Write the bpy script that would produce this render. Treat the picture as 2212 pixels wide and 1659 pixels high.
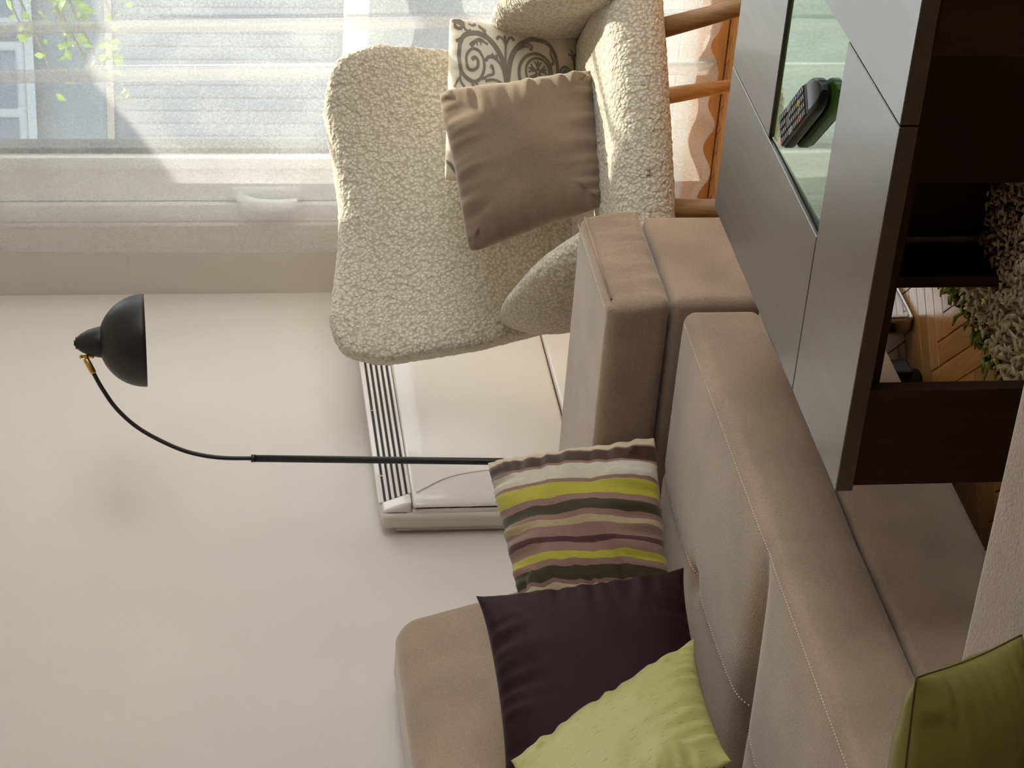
import bpy, bmesh, math, random
import numpy as np
from mathutils import Vector, Matrix, noise as mnoise

random.seed(7)
rng = np.random.default_rng(7)
for o in list(bpy.data.objects):
    bpy.data.objects.remove(o)
scene = bpy.context.scene
C = scene.collection

# ------------------------------------------------------------------ camera
CAM_H = 1.4
F_PX, YAW, PITCH, ROLL = 4956.25, 0.578841, 0.146999, 0.014894
def camera_axes():
    fwd = np.array([math.cos(YAW)*math.cos(PITCH), math.sin(YAW)*math.cos(PITCH), -math.sin(PITCH)])
    r = np.array([math.sin(YAW), -math.cos(YAW), 0.0])
    d = np.cross(fwd, r)
    c, s = math.cos(ROLL), math.sin(ROLL)
    return c*r + s*d, -s*r + c*d, fwd
_r, _d, _f = camera_axes()
cam_data = bpy.data.cameras.new('camera')
cam_data.sensor_fit = 'HORIZONTAL'
cam_data.sensor_width = 36.0
cam_data.lens = F_PX/2212*36.0
cam_data.clip_start = 0.05
cam = bpy.data.objects.new('camera', cam_data)
C.objects.link(cam)
# the phone was held upright, the picture is stored lying on its side
cam.matrix_world = Matrix(((_d[0], _r[0], -_f[0], 0), (_d[1], _r[1], -_f[1], 0), (_d[2], _r[2], -_f[2], CAM_H), (0, 0, 0, 1)))
scene.camera = cam

# ------------------------------------------------------------------ light
SKY_STRENGTH = 8.0
SUN_STRENGTH = 21.0
world = bpy.data.worlds.new('sky'); scene.world = world; world.use_nodes = True
bg = world.node_tree.nodes['Background']
bg.inputs[0].default_value = (0.93, 0.97, 1.0, 1); bg.inputs[1].default_value = SKY_STRENGTH
sun_data = bpy.data.lights.new('sun', 'SUN'); sun_data.energy = SUN_STRENGTH; sun_data.angle = 0.012
sun_data.color = (1.0, 0.93, 0.8)
sun = bpy.data.objects.new('sun', sun_data); C.objects.link(sun)
SUN_TO = Vector((0.62, -0.10, 0.74)).normalized()
sun.rotation_euler = SUN_TO.to_track_quat('Z', 'Y').to_euler()
scene.view_settings.view_transform = 'Standard'
scene.view_settings.look = 'None'
scene.view_settings.gamma = 1.0
scene.view_settings.use_curve_mapping = False
scene.cycles.caustics_reflective = False; scene.cycles.sample_clamp_indirect = 5; scene.cycles.max_bounces = 7; scene.cycles.diffuse_bounces = 4; scene.cycles.glossy_bounces = 3; scene.cycles.transmission_bounces = 2
scene.view_settings.exposure = -0.75

# ------------------------------------------------------------------ material helpers
def srgb(r, g, b):
    f = lambda c: (c/255/12.92) if c/255 <= 0.04045 else ((c/255+0.055)/1.055)**2.4
    return (f(r), f(g), f(b), 1)

def new_mat(name):
    m = bpy.data.materials.new(name); m.use_nodes = True
    nt = m.node_tree; b = nt.nodes['Principled BSDF']
    return m, nt, b

def N(nt, kind, **kw):
    n = nt.nodes.new(kind)
    for k, v in kw.items():
        if k in n.inputs: n.inputs[k].default_value = v
        else: setattr(n, k, v)
    return n

def mapping(nt, coord='Object', scale=(1, 1, 1), rot=(0, 0, 0)):
    tc = nt.nodes.new('ShaderNodeTexCoord'); mp = nt.nodes.new('ShaderNodeMapping')
    mp.inputs['Scale'].default_value = scale; mp.inputs['Rotation'].default_value = rot
    nt.links.new(tc.outputs[coord], mp.inputs[0]); return mp

def mat_plain(name, col, rough=0.5, metal=0.0, bump=0.0, bscale=300, vary=0.0, vscale=5, sheen=0.0, coat=0.0, scale=(1, 1, 1), spec=0.5, coord='Object', rot=(0, 0, 0), detail=2):
    m, nt, b = new_mat(name)
    b.inputs['Base Color'].default_value = col; b.inputs['Roughness'].default_value = rough
    b.inputs['Metallic'].default_value = metal; b.inputs['Specular IOR Level'].default_value = spec
    if sheen: b.inputs['Sheen Weight'].default_value = sheen; b.inputs['Sheen Roughness'].default_value = 0.4
    if coat: b.inputs['Coat Weight'].default_value = coat; b.inputs['Coat Roughness'].default_value = 0.05
    mp = mapping(nt, coord, scale, rot)
    if vary:
        n = N(nt, 'ShaderNodeTexNoise', Scale=vscale, Detail=detail)
        nt.links.new(mp.outputs[0], n.inputs['Vector'])
        mr = N(nt, 'ShaderNodeMapRange'); mr.inputs[1].default_value = 0.25; mr.inputs[2].default_value = 0.75
        mr.inputs[3].default_value = 1-vary; mr.inputs[4].default_value = 1+vary
        nt.links.new(n.outputs['Fac'], mr.inputs[0])
        mx = N(nt, 'ShaderNodeMix', data_type='RGBA', blend_type='MULTIPLY'); mx.inputs[0].default_value = 1
        mx.inputs[6].default_value = col; nt.links.new(mr.outputs[0], mx.inputs[7]); nt.links.new(mx.outputs[2], b.inputs['Base Color'])
    if bump:
        n2 = N(nt, 'ShaderNodeTexNoise', Scale=bscale, Detail=1)
        nt.links.new(mp.outputs[0], n2.inputs['Vector'])
        bp = N(nt, 'ShaderNodeBump', Strength=bump, Distance=0.002)
        nt.links.new(n2.outputs['Fac'], bp.inputs['Height']); nt.links.new(bp.outputs[0], b.inputs['Normal'])
    return m

def mat_velour(name, col, vary=0.1, bump=0.35):
    m, nt, b = new_mat(name)
    b.inputs['Roughness'].default_value = 0.95; b.inputs['Specular IOR Level'].default_value = 0.15
    b.inputs['Sheen Weight'].default_value = 0.6; b.inputs['Sheen Roughness'].default_value = 0.4
    b.inputs['Sheen Tint'].default_value = (1, 0.92, 0.83, 1)
    mp = mapping(nt)
    n1 = N(nt, 'ShaderNodeTexNoise', Scale=7, Detail=2); n2 = N(nt, 'ShaderNodeTexNoise', Scale=260, Detail=1)
    for n in (n1, n2): nt.links.new(mp.outputs[0], n.inputs['Vector'])
    add = N(nt, 'ShaderNodeMath', operation='MULTIPLY_ADD'); add.inputs[1].default_value = 0.75
    nt.links.new(n2.outputs['Fac'], add.inputs[0]); nt.links.new(n1.outputs['Fac'], add.inputs[2])
    mr = N(nt, 'ShaderNodeMapRange'); mr.inputs[1].default_value = 0.6; mr.inputs[2].default_value = 1.15
    mr.inputs[3].default_value = 1-vary; mr.inputs[4].default_value = 1+vary
    nt.links.new(add.outputs[0], mr.inputs[0])
    mx = N(nt, 'ShaderNodeMix', data_type='RGBA', blend_type='MULTIPLY'); mx.inputs[0].default_value = 1
    mx.inputs[6].default_value = col; nt.links.new(mr.outputs[0], mx.inputs[7]); nt.links.new(mx.outputs[2], b.inputs['Base Color'])
    bp = N(nt, 'ShaderNodeBump', Strength=bump, Distance=0.0015)
    nt.links.new(n2.outputs['Fac'], bp.inputs['Height']); nt.links.new(bp.outputs[0], b.inputs['Normal'])
    return m

def mat_boucle(name):
    m, nt, b = new_mat(name)
    b.inputs['Roughness'].default_value = 1.0; b.inputs['Specular IOR Level'].default_value = 0.1
    b.inputs['Sheen Weight'].default_value = 0.3
    mp = mapping(nt)
    nz = N(nt, 'ShaderNodeTexNoise', Scale=60, Detail=2); nt.links.new(mp.outputs[0], nz.inputs['Vector'])
    mixv = N(nt, 'ShaderNodeMix', data_type='RGBA'); mixv.inputs[0].default_value = 0.012
    nt.links.new(mp.outputs[0], mixv.inputs[6]); nt.links.new(nz.outputs['Color'], mixv.inputs[7])
    v = N(nt, 'ShaderNodeTexVoronoi', Scale=125, feature='F1')
    nt.links.new(mixv.outputs[2], v.inputs['Vector'])
    cr = N(nt, 'ShaderNodeValToRGB'); cr.color_ramp.elements[0].position = 0.1; cr.color_ramp.elements[1].position = 0.75
    cr.color_ramp.elements[0].color = srgb(240, 231, 216); cr.color_ramp.elements[1].color = srgb(198, 185, 165)
    nt.links.new(v.outputs['Distance'], cr.inputs[0]); nt.links.new(cr.outputs[0], b.inputs['Base Color'])
    inv = N(nt, 'ShaderNodeMath', operation='SUBTRACT'); inv.inputs[0].default_value = 1
    nt.links.new(v.outputs['Distance'], inv.inputs[1])
    bp = N(nt, 'ShaderNodeBump', Strength=0.7, Distance=0.005)
    nt.links.new(inv.outputs[0], bp.inputs['Height']); nt.links.new(bp.outputs[0], b.inputs['Normal'])
    return m

def mat_wood(name, c1, c2, scale=(1, 1, 1), rot=(0, 0, 0), rough=0.4, spec=0.5, bump=0.1, coat=0.0, random_tint=False, dist=2.0, streak=False):
    m, nt, b = new_mat(name)
    b.inputs['Roughness'].default_value = rough; b.inputs['Specular IOR Level'].default_value = spec
    if coat: b.inputs['Coat Weight'].default_value = coat; b.inputs['Coat Roughness'].default_value = 0.15
    mp = mapping(nt, 'Object', scale, rot)
    n = N(nt, 'ShaderNodeTexNoise', Scale=1.0, Detail=3, Roughness=0.6, Distortion=dist)
    nt.links.new(mp.outputs[0], n.inputs['Vector'])
    cr = N(nt, 'ShaderNodeValToRGB'); cr.color_ramp.elements[0].position = 0.3; cr.color_ramp.elements[1].position = 0.7
    cr.color_ramp.elements[0].color = c1; cr.color_ramp.elements[1].color = c2
    nt.links.new(n.outputs['Fac'], cr.inputs[0])
    last = cr.outputs[0]
    if streak:
        ms = N(nt, 'ShaderNodeMapRange'); ms.inputs[1].default_value = 0.3; ms.inputs[2].default_value = 0.7
        ms.inputs[3].default_value = rough-0.03; ms.inputs[4].default_value = rough+0.04
        nt.links.new(n.outputs['Fac'], ms.inputs[0]); nt.links.new(ms.outputs[0], b.inputs['Roughness'])
    if random_tint:
        oi = nt.nodes.new('ShaderNodeObjectInfo')
        mr = N(nt, 'ShaderNodeMapRange'); mr.inputs[3].default_value = 0.78; mr.inputs[4].default_value = 1.15
        nt.links.new(oi.outputs['Random'], mr.inputs[0])
        mx = N(nt, 'ShaderNodeMix', data_type='RGBA', blend_type='MULTIPLY'); mx.inputs[0].default_value = 1
        nt.links.new(last, mx.inputs[6]); nt.links.new(mr.outputs[0], mx.inputs[7]); last = mx.outputs[2]
    nt.links.new(last, b.inputs['Base Color'])
    bp = N(nt, 'ShaderNodeBump', Strength=bump, Distance=0.001)
    nt.links.new(n.outputs['Fac'], bp.inputs['Height']); nt.links.new(bp.outputs[0], b.inputs['Normal'])
    return m

def mat_tulle(name):
    m = bpy.data.materials.new(name); m.use_nodes = True; nt = m.node_tree; nt.nodes.clear()
    out = nt.nodes.new('ShaderNodeOutputMaterial')
    tr = N(nt, 'ShaderNodeBsdfTransparent'); tl = N(nt, 'ShaderNodeBsdfTranslucent'); df = N(nt, 'ShaderNodeBsdfDiffuse')
    tl.inputs[0].default_value = (0.74, 0.74, 0.74, 1); df.inputs[0].default_value = (0.92, 0.92, 0.92, 1)
    mix1 = N(nt, 'ShaderNodeMixShader'); mix1.inputs[0].default_value = 0.55
    nt.links.new(tl.outputs[0], mix1.inputs[1]); nt.links.new(df.outputs[0], mix1.inputs[2])
    mp = mapping(nt, 'Object')
    n1 = N(nt, 'ShaderNodeTexNoise', Scale=170, Detail=2, Roughness=0.8); nt.links.new(mp.outputs[0], n1.inputs['Vector'])
    n2 = N(nt, 'ShaderNodeTexNoise', Scale=9, Detail=0); nt.links.new(mp.outputs[0], n2.inputs['Vector'])
    ad = N(nt, 'ShaderNodeMath', operation='MULTIPLY_ADD'); ad.inputs[1].default_value = 0.5
    nt.links.new(n2.outputs['Fac'], ad.inputs[0]); nt.links.new(n1.outputs['Fac'], ad.inputs[2])
    mr = N(nt, 'ShaderNodeMapRange'); mr.inputs[1].default_value = 0.62; mr.inputs[2].default_value = 0.88
    mr.inputs[3].default_value = 0.34; mr.inputs[4].default_value = 0.50
    nt.links.new(ad.outputs[0], mr.inputs[0])
    mix2 = N(nt, 'ShaderNodeMixShader')
    nt.links.new(mr.outputs[0], mix2.inputs[0]); nt.links.new(tr.outputs[0], mix2.inputs[1]); nt.links.new(mix1.outputs[0], mix2.inputs[2])
    nt.links.new(mix2.outputs[0], out.inputs[0])
    return m

def mat_pane(name):
    m = bpy.data.materials.new(name); m.use_nodes = True; nt = m.node_tree; nt.nodes.clear()
    out = nt.nodes.new('ShaderNodeOutputMaterial')
    tr = N(nt, 'ShaderNodeBsdfTransparent'); tr.inputs[0].default_value = (0.94, 0.96, 0.95, 1)
    gl = N(nt, 'ShaderNodeBsdfGlossy', Roughness=0.02); fr = N(nt, 'ShaderNodeFresnel', IOR=1.45)
    mx = N(nt, 'ShaderNodeMixShader')
    ge = nt.nodes.new('ShaderNodeNewGeometry'); fm = N(nt, 'ShaderNodeMath', operation='SUBTRACT', use_clamp=True)   # reflect on the outer faces only
    nt.links.new(fr.outputs[0], fm.inputs[0]); nt.links.new(ge.outputs['Backfacing'], fm.inputs[1])
    nt.links.new(fm.outputs[0], mx.inputs[0]); nt.links.new(tr.outputs[0], mx.inputs[1]); nt.links.new(gl.outputs[0], mx.inputs[2])
    nt.links.new(mx.outputs[0], out.inputs[0])
    return m

def mat_stripes(name):
    m, nt, b = new_mat(name)
    b.inputs['Roughness'].default_value = 0.8; b.inputs['Sheen Weight'].default_value = 0.3
    b.inputs['Specular IOR Level'].default_value = 0.2
    tc = nt.nodes.new('ShaderNodeTexCoord'); sp = nt.nodes.new('ShaderNodeSeparateXYZ'); nt.links.new(tc.outputs['UV'], sp.inputs[0])
    cr = N(nt, 'ShaderNodeValToRGB'); ramp = cr.color_ramp; ramp.interpolation = 'CONSTANT'
    cream, brown, mauve, silver, lime, olive, beige, wine = (srgb(205, 186, 158), srgb(72, 44, 36), srgb(142, 108, 96), srgb(196, 186, 168),
        srgb(178, 168, 62), srgb(62, 56, 32), srgb(172, 152, 120), srgb(78, 42, 40))
    seq = [(0.0, cream), (0.055, mauve), (0.07, brown), (0.155, mauve), (0.175, silver), (0.275, mauve), (0.30, lime), (0.39, mauve), (0.43, olive),
           (0.50, mauve), (0.535, beige), (0.575, mauve), (0.645, wine), (0.68, mauve), (0.735, lime), (0.78, mauve), (0.82, olive), (0.895, mauve), (0.92, cream), (0.96, brown)]
    while len(ramp.elements) < len(seq): ramp.elements.new(0.5)
    for e, (p, c) in zip(ramp.elements, seq): e.position = p; e.color = c
    nd = N(nt, 'ShaderNodeTexNoise', Scale=4.0, Detail=2); nt.links.new(tc.outputs['UV'], nd.inputs['Vector'])
    fl = N(nt, 'ShaderNodeMath', operation='SUBTRACT'); fl.inputs[0].default_value = 0.972; nt.links.new(sp.outputs[0], fl.inputs[1])
    wb = N(nt, 'ShaderNodeMath', operation='MULTIPLY_ADD'); wb.inputs[1].default_value = 0.05; nt.links.new(nd.outputs['Fac'], wb.inputs[0]); nt.links.new(fl.outputs[0], wb.inputs[2])
    nt.links.new(wb.outputs[0], cr.inputs[0])
    mp = mapping(nt, 'UV', (30, 8, 1)); n = N(nt, 'ShaderNodeTexNoise', Scale=3, Detail=5); nt.links.new(mp.outputs[0], n.inputs['Vector'])
    mr = N(nt, 'ShaderNodeMapRange'); mr.inputs[3].default_value = 0.8; mr.inputs[4].default_value = 1.2; nt.links.new(n.outputs['Fac'], mr.inputs[0])
    mx = N(nt, 'ShaderNodeMix', data_type='RGBA', blend_type='MULTIPLY'); mx.inputs[0].default_value = 1
    nt.links.new(cr.outputs[0], mx.inputs[6]); nt.links.new(mr.outputs[0], mx.inputs[7]); nt.links.new(mx.outputs[2], b.inputs['Base Color'])
    return m

def mat_slub(name, col, dark, rough=0.45, thresh=0.66, sheen=0.0, spec=0.5, aniso=(4, 90, 1), strength=1.0):
    """silk with short slubs running one way"""
    m, nt, b = new_mat(name)
    b.inputs['Roughness'].default_value = rough; b.inputs['Sheen Weight'].default_value = sheen; b.inputs['Specular IOR Level'].default_value = spec
    mp = mapping(nt, 'UV', aniso); n = N(nt, 'ShaderNodeTexNoise', Scale=2.2, Detail=2); nt.links.new(mp.outputs[0], n.inputs['Vector'])
    cr = N(nt, 'ShaderNodeValToRGB'); cr.color_ramp.elements[0].position = thresh; cr.color_ramp.elements[1].position = thresh+0.05
    cr.color_ramp.elements[0].color = col; cr.color_ramp.elements[1].color = dark
    nt.links.new(n.outputs['Fac'], cr.inputs[0]); nt.links.new(cr.outputs[0], b.inputs['Base Color'])
    bp = N(nt, 'ShaderNodeBump', Strength=0.15*strength, Distance=0.001); nt.links.new(n.outputs['Fac'], bp.inputs['Height']); nt.links.new(bp.outputs[0], b.inputs['Normal'])
    return m

M = {}
M['wall'] = mat_plain('wall_paint', srgb(222, 214, 206), 0.85, bump=0.25, bscale=120, vary=0.03, vscale=2.5, spec=0.3)
M['dimwall'] = mat_plain('low_bounce_wall_paint', srgb(108, 104, 102), 0.85, spec=0.2)  # unseen wall, darkened to cut the light bounced from behind the camera
M['ceiling'] = mat_plain('ceiling_paint', srgb(238, 234, 226), 0.9, spec=0.2)
M['frame'] = mat_plain('white_window_lacquer', srgb(243, 244, 245), 0.35, vary=0.03, vscale=20)
M['gasket'] = mat_plain('dark_gasket', srgb(58, 58, 60), 0.6)
M['pane'] = mat_pane('window_glass')
M['tulle'] = mat_tulle('white_tulle')
M['hem'] = mat_plain('hem_lace', srgb(236, 226, 214), 0.9)
M['plank'] = mat_wood('oak_parquet', srgb(164, 112, 62), srgb(198, 148, 92), (6, 60, 6), rough=0.28, random_tint=True, coat=0.25)
M['floorbase'] = mat_plain('floor_substrate', srgb(84, 50, 24), 0.6)
M['skirt'] = mat_wood('oak_skirting', srgb(190, 132, 76), srgb(214, 160, 100), (60, 4, 60), rough=0.4)
M['sofa'] = mat_velour('taupe_velour', srgb(168, 145, 127), 0.16, 0.6)
M['seam'] = mat_plain('seam_thread', srgb(214, 194, 170), 0.8)
M['seamdark'] = mat_plain('seam_shadow_fabric', srgb(110, 92, 78), 0.95)
M['boucle'] = mat_boucle('cream_boucle')
M['oakleg'] = mat_wood('oak_leg', srgb(128, 92, 52), srgb(168, 128, 82), (50, 50, 5), rough=0.45)
M['wenge'] = mat_wood('wenge_veneer', srgb(44, 32, 28), srgb(60, 46, 41), (40, 3, 40), rough=0.31, spec=0.85, bump=0.12, dist=0.6, coat=0.75, streak=True)
M['wengeX'] = mat_wood('wenge_veneer_crosswise', srgb(44, 32, 28), srgb(60, 46, 41), (3, 40, 40), rough=0.31, spec=0.85, bump=0.12, dist=0.6, coat=0.75, streak=True)
M['wengedark'] = mat_wood('wenge_side', srgb(40, 24, 18), srgb(54, 34, 27), (30, 30, 4), rough=0.5, spec=0.3, bump=0.1)
def mat_green_mirror():
    m, nt, b = new_mat('green_backed_mirror_glass')
    b.inputs['Roughness'].default_value = 0.02; b.inputs['IOR'].default_value = 6.5; b.inputs['Specular Tint'].default_value = (0.9, 1.0, 0.9, 1)
    mp = mapping(nt); n = N(nt, 'ShaderNodeTexNoise', Scale=3.0, Detail=1); nt.links.new(mp.outputs[0], n.inputs['Vector'])
    cr = N(nt, 'ShaderNodeValToRGB'); cr.color_ramp.elements[0].color = srgb(72, 108, 36); cr.color_ramp.elements[1].color = srgb(78, 116, 42)
    nt.links.new(n.outputs['Fac'], cr.inputs[0]); nt.links.new(cr.outputs[0], b.inputs['Base Color'])
    return m
M['greenglass'] = mat_green_mirror()
M['black'] = mat_plain('matte_black_metal', srgb(34, 34, 36), 0.42, spec=0.4)
M['brass'] = mat_plain('brushed_brass', srgb(214, 172, 96), 0.28, metal=1.0)
M['heater'] = mat_plain('white_enamel', srgb(236, 230, 222), 0.14, coat=0.4)
M['heaterside'] = mat_plain('cream_enamel', srgb(214, 204, 190), 0.4)
M['slot_shade'] = mat_plain('dark_slot_shade', srgb(26, 20, 34), 0.6)  # shade between the grille slats, put in as colour
M['chrome'] = mat_plain('chrome', srgb(200, 198, 196), 0.08, metal=1.0)
M['rubber'] = mat_plain('black_rubber', srgb(24, 26, 27), 0.45)
M['remote'] = mat_plain('remote_black_plastic', srgb(26, 26, 27), 0.3)
M['remoteface'] = mat_plain('remote_grey_face', srgb(92, 92, 94), 0.35)
M['key'] = mat_plain('remote_black_key', srgb(22, 22, 26), 0.4)
M['keypale'] = mat_plain('remote_grey_key', srgb(150, 150, 158), 0.4)
for k, c in dict(red=(178, 44, 48), green=(60, 132, 84), yellow=(214, 168, 52), blue=(50, 60, 140), mark=(222, 218, 206)).items():
    M['key'+k] = mat_plain('remote_'+k+'_key', srgb(*c), 0.4)
M['rugcream'] = mat_plain('rug_cream_yarn', srgb(216, 198, 158), 0.95, vary=0.15, vscale=30)
M['ruggreen'] = mat_plain('rug_green_yarn', srgb(128, 138, 58), 0.95, vary=0.2, vscale=30)
M['stripes'] = mat_stripes('striped_cotton')
M['purple'] = mat_slub('aubergine_silk', srgb(42, 17, 25), srgb(28, 10, 16), rough=0.55, thresh=0.64, strength=0.6, spec=0.12)
M['lime'] = mat_slub('pale_green_silk', srgb(188, 180, 112), srgb(140, 132, 74), rough=0.42, thresh=0.635, aniso=(60, 6, 1))
M['olive'] = mat_slub('olive_satin', srgb(126, 114, 54), srgb(116, 104, 48), rough=0.34, thresh=0.8)
M['olivedark'] = mat_plain('olive_seam', srgb(70, 60, 22), 0.6)
M['velvet'] = mat_velour('taupe_velvet_cushion', srgb(140, 120, 103), 0.14, 0.2)
M['print'] = mat_plain('off_white_cotton', srgb(226, 216, 198), 0.85)
M['ink'] = mat_plain('grey_brown_print', srgb(138, 128, 114), 0.85)
M['facade'] = mat_plain('grey_render_facade', srgb(88, 94, 100), 0.9, vary=0.06, vscale=1.5)
M['facadewin'] = mat_plain('facade_window_glass', srgb(40, 52, 72), 0.3)
M['facadeframe'] = mat_plain('facade_white_frame', srgb(112, 118, 124), 0.5)
M['corrugated'] = mat_plain('blue_grey_sheet', srgb(66, 72, 86), 0.6)
M['leaf'] = mat_plain('young_leaf', srgb(112, 134, 40), 0.6, vary=0.3, vscale=8)
M['bark'] = mat_plain('bark', srgb(96, 84, 66), 0.9)
M['concrete'] = mat_plain('pale_concrete', srgb(120, 112, 102), 0.9, vary=0.05)

# ------------------------------------------------------------------ geometry helpers
def wloc(o):
    v = Vector((0, 0, 0))
    while o is not None:
        v += o.location; o = o.parent
    return v

def link(name, me, mat, parent=None, label=None, cat=None, group=None, kind=None, smooth=True):
    o = bpy.data.objects.new(name, me); C.objects.link(o)
    if mat: me.materials.append(M[mat])
    if parent is not None:
        o.parent = parent
        me.transform(Matrix.Translation(-wloc(parent)))
    if smooth:
        for p in me.polygons: p.use_smooth = True
    tag(o, label, cat, group, kind)
    return o

def tag(o, label=None, cat=None, group=None, kind=None):
    if label: o['label'] = label
    if cat: o['category'] = cat
    if group: o['group'] = group
    if kind: o['kind'] = kind
    return o

def empty(name, loc, label, cat, group=None):
    o = bpy.data.objects.new(name, None); C.objects.link(o); o.location = loc
    o.empty_display_size = 0.05
    return tag(o, label, cat, group)

def mesh(name, verts, faces, uvs=None):
    me = bpy.data.meshes.new(name)
    me.from_pydata([tuple(map(float, v)) for v in verts], [], faces)
    if uvs is not None:
        ul = me.uv_layers.new(name='UVMap')
        li = np.zeros(len(me.loops), dtype=np.int32); me.loops.foreach_get('vertex_index', li)
        ul.data.foreach_set('uv', np.asarray(uvs, dtype=np.float32)[li].ravel())
    me.update(); return me

def box_mesh(name, x0, x1, y0, y1, z0, z1, bevel=0.0, seg=2):
    bm = bmesh.new(); bmesh.ops.create_cube(bm, size=1)
    for v in bm.verts: v.co = Vector(((x0+x1)/2+v.co.x*(x1-x0), (y0+y1)/2+v.co.y*(y1-y0), (z0+z1)/2+v.co.z*(z1-z0)))
    if bevel: bmesh.ops.bevel(bm, geom=list(bm.edges), offset=bevel, segments=seg, affect='EDGES', profile=0.5)
    me = bpy.data.meshes.new(name); bm.to_mesh(me); bm.free(); return me

def box(name, x0, x1, y0, y1, z0, z1, mat, parent=None, bevel=0.0, seg=2, **kw):
    kw.setdefault('smooth', False)
    return link(name, box_mesh(name, x0, x1, y0, y1, z0, z1, bevel, seg), mat, parent, **kw)

def axis_samples(lo, hi, r, n):
    e = r*(1-np.cos(np.linspace(0, math.pi/2, 6)))
    e = r*np.linspace(0, 1, 6)
    mid = np.linspace(lo+r, hi-r, n+1)[1:-1]
    return np.concatenate([lo+e, mid, hi-e[::-1]])

def softbox_mesh(name, lo, hi, r, n=(20, 20, 8), deform=None):
    lo = np.array(lo, float); hi = np.array(hi, float)
    ax = [axis_samples(lo[i], hi[i], r, n[i]) for i in range(3)]
    idx = {}; verts = []; faces = []
    def vid(i, j, k):
        key = (i, j, k)
        if key not in idx:
            idx[key] = len(verts); verts.append((ax[0][i], ax[1][j], ax[2][k]))
        return idx[key]
    L = [len(a)-1 for a in ax]
    for k, flip in ((0, True), (L[2], False)):
        for i in range(L[0]):
            for j in range(L[1]):
                f = [vid(i, j, k), vid(i+1, j, k), vid(i+1, j+1, k), vid(i, j+1, k)]; faces.append(f[::-1] if flip else f)
    for j, flip in ((0, False), (L[1], True)):
        for i in range(L[0]):
            for k in range(L[2]):
                f = [vid(i, j, k), vid(i+1, j, k), vid(i+1, j, k+1), vid(i, j, k+1)]; faces.append(f[::-1] if flip else f)
    for i, flip in ((0, True), (L[0], False)):
        for j in range(L[1]):
            for k in range(L[2]):
                f = [vid(i, j, k), vid(i, j+1, k), vid(i, j+1, k+1), vid(i, j, k+1)]; faces.append(f[::-1] if flip else f)
    p = np.array(verts); q = np.clip(p, lo+r, hi-r); d = p-q
    ln = np.linalg.norm(d, axis=1, keepdims=True); ln[ln == 0] = 1
    p = q+d/ln*r
    if deform is not None: p = deform(p)
    return mesh(name, p, faces)

def tube_mesh(name, pts, radii, seg=16, caps=True, ry=None, up=(0, 0, 1)):
    """sweep an ellipse (radius across, radius along 'up') down a polyline"""
    pts = [Vector(p) for p in pts]; n = len(pts)
    if not hasattr(radii, '__len__'): radii = [radii]*n
    if ry is None: ry = radii
    elif not hasattr(ry, '__len__'): ry = [ry]*n
    verts = []; faces = []; up = Vector(up)
    for i, p in enumerate(pts):
        t = (pts[min(i+1, n-1)]-pts[max(i-1, 0)]).normalized()
        u = up if abs(t.dot(up)) < 0.95 else Vector((1, 0, 0))
        a = t.cross(u).normalized(); b = a.cross(t).normalized()
        for k in range(seg):
            th = 2*math.pi*k/seg; verts.append(p+a*math.cos(th)*radii[i]+b*math.sin(th)*ry[i])
    for i in range(n-1):
        for k in range(seg):
            faces.append([i*seg+k, i*seg+(k+1) % seg, (i+1)*seg+(k+1) % seg, (i+1)*seg+k])
    if caps:
        faces.append(list(range(seg))[::-1]); faces.append([(n-1)*seg+k for k in range(seg)])
    return mesh(name, verts, faces)

def lathe_mesh(name, prof, origin, axis=(0, 0, 1), seg=48):
    """prof = [(radius, height)] round an axis through origin"""
    ax = Vector(axis).normalized(); ref = Vector((1, 0, 0)) if abs(ax.x) < 0.9 else Vector((0, 1, 0))
    a = ax.cross(ref).normalized(); b = ax.cross(a).normalized(); o = Vector(origin)
    verts = []; faces = []
    for (r, h) in prof:
        for k in range(seg):
            th = 2*math.pi*k/seg; verts.append(o+ax*h+(a*math.cos(th)+b*math.sin(th))*max(r, 1e-5))
    for i in range(len(prof)-1):
        for k in range(seg):
            faces.append([i*seg+k, i*seg+(k+1) % seg, (i+1)*seg+(k+1) % seg, (i+1)*seg+k])
    return mesh(name, verts, faces)

def join_meshes(name, boxes):
    """many small boxes ((x0,x1,y0,y1,z0,z1), ...) in one mesh"""
    verts = []; faces = []
    for (x0, x1, y0, y1, z0, z1) in boxes:
        b = len(verts)
        verts += [(x0, y0, z0), (x1, y0, z0), (x1, y1, z0), (x0, y1, z0), (x0, y0, z1), (x1, y0, z1), (x1, y1, z1), (x0, y1, z1)]
        faces += [[b, b+3, b+2, b+1], [b+4, b+5, b+6, b+7], [b, b+1, b+5, b+4], [b+1, b+2, b+6, b+5], [b+2, b+3, b+7, b+6], [b+3, b, b+4, b+7]]
    return mesh(name, verts, faces)

def catmull(pts, per=8):
    P_ = [np.array(p, float) for p in pts]; P_ = [2*P_[0]-P_[1]]+P_+[2*P_[-1]-P_[-2]]; out = []
    for i in range(1, len(P_)-2):
        for t in np.linspace(0, 1, per, endpoint=False):
            a, b, c, d = P_[i-1:i+3]
            out.append(0.5*((2*b)+(-a+c)*t+(2*a-5*b+4*c-d)*t*t+(-a+3*b-3*c+d)*t**3))
    out.append(P_[-2]); return out

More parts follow.
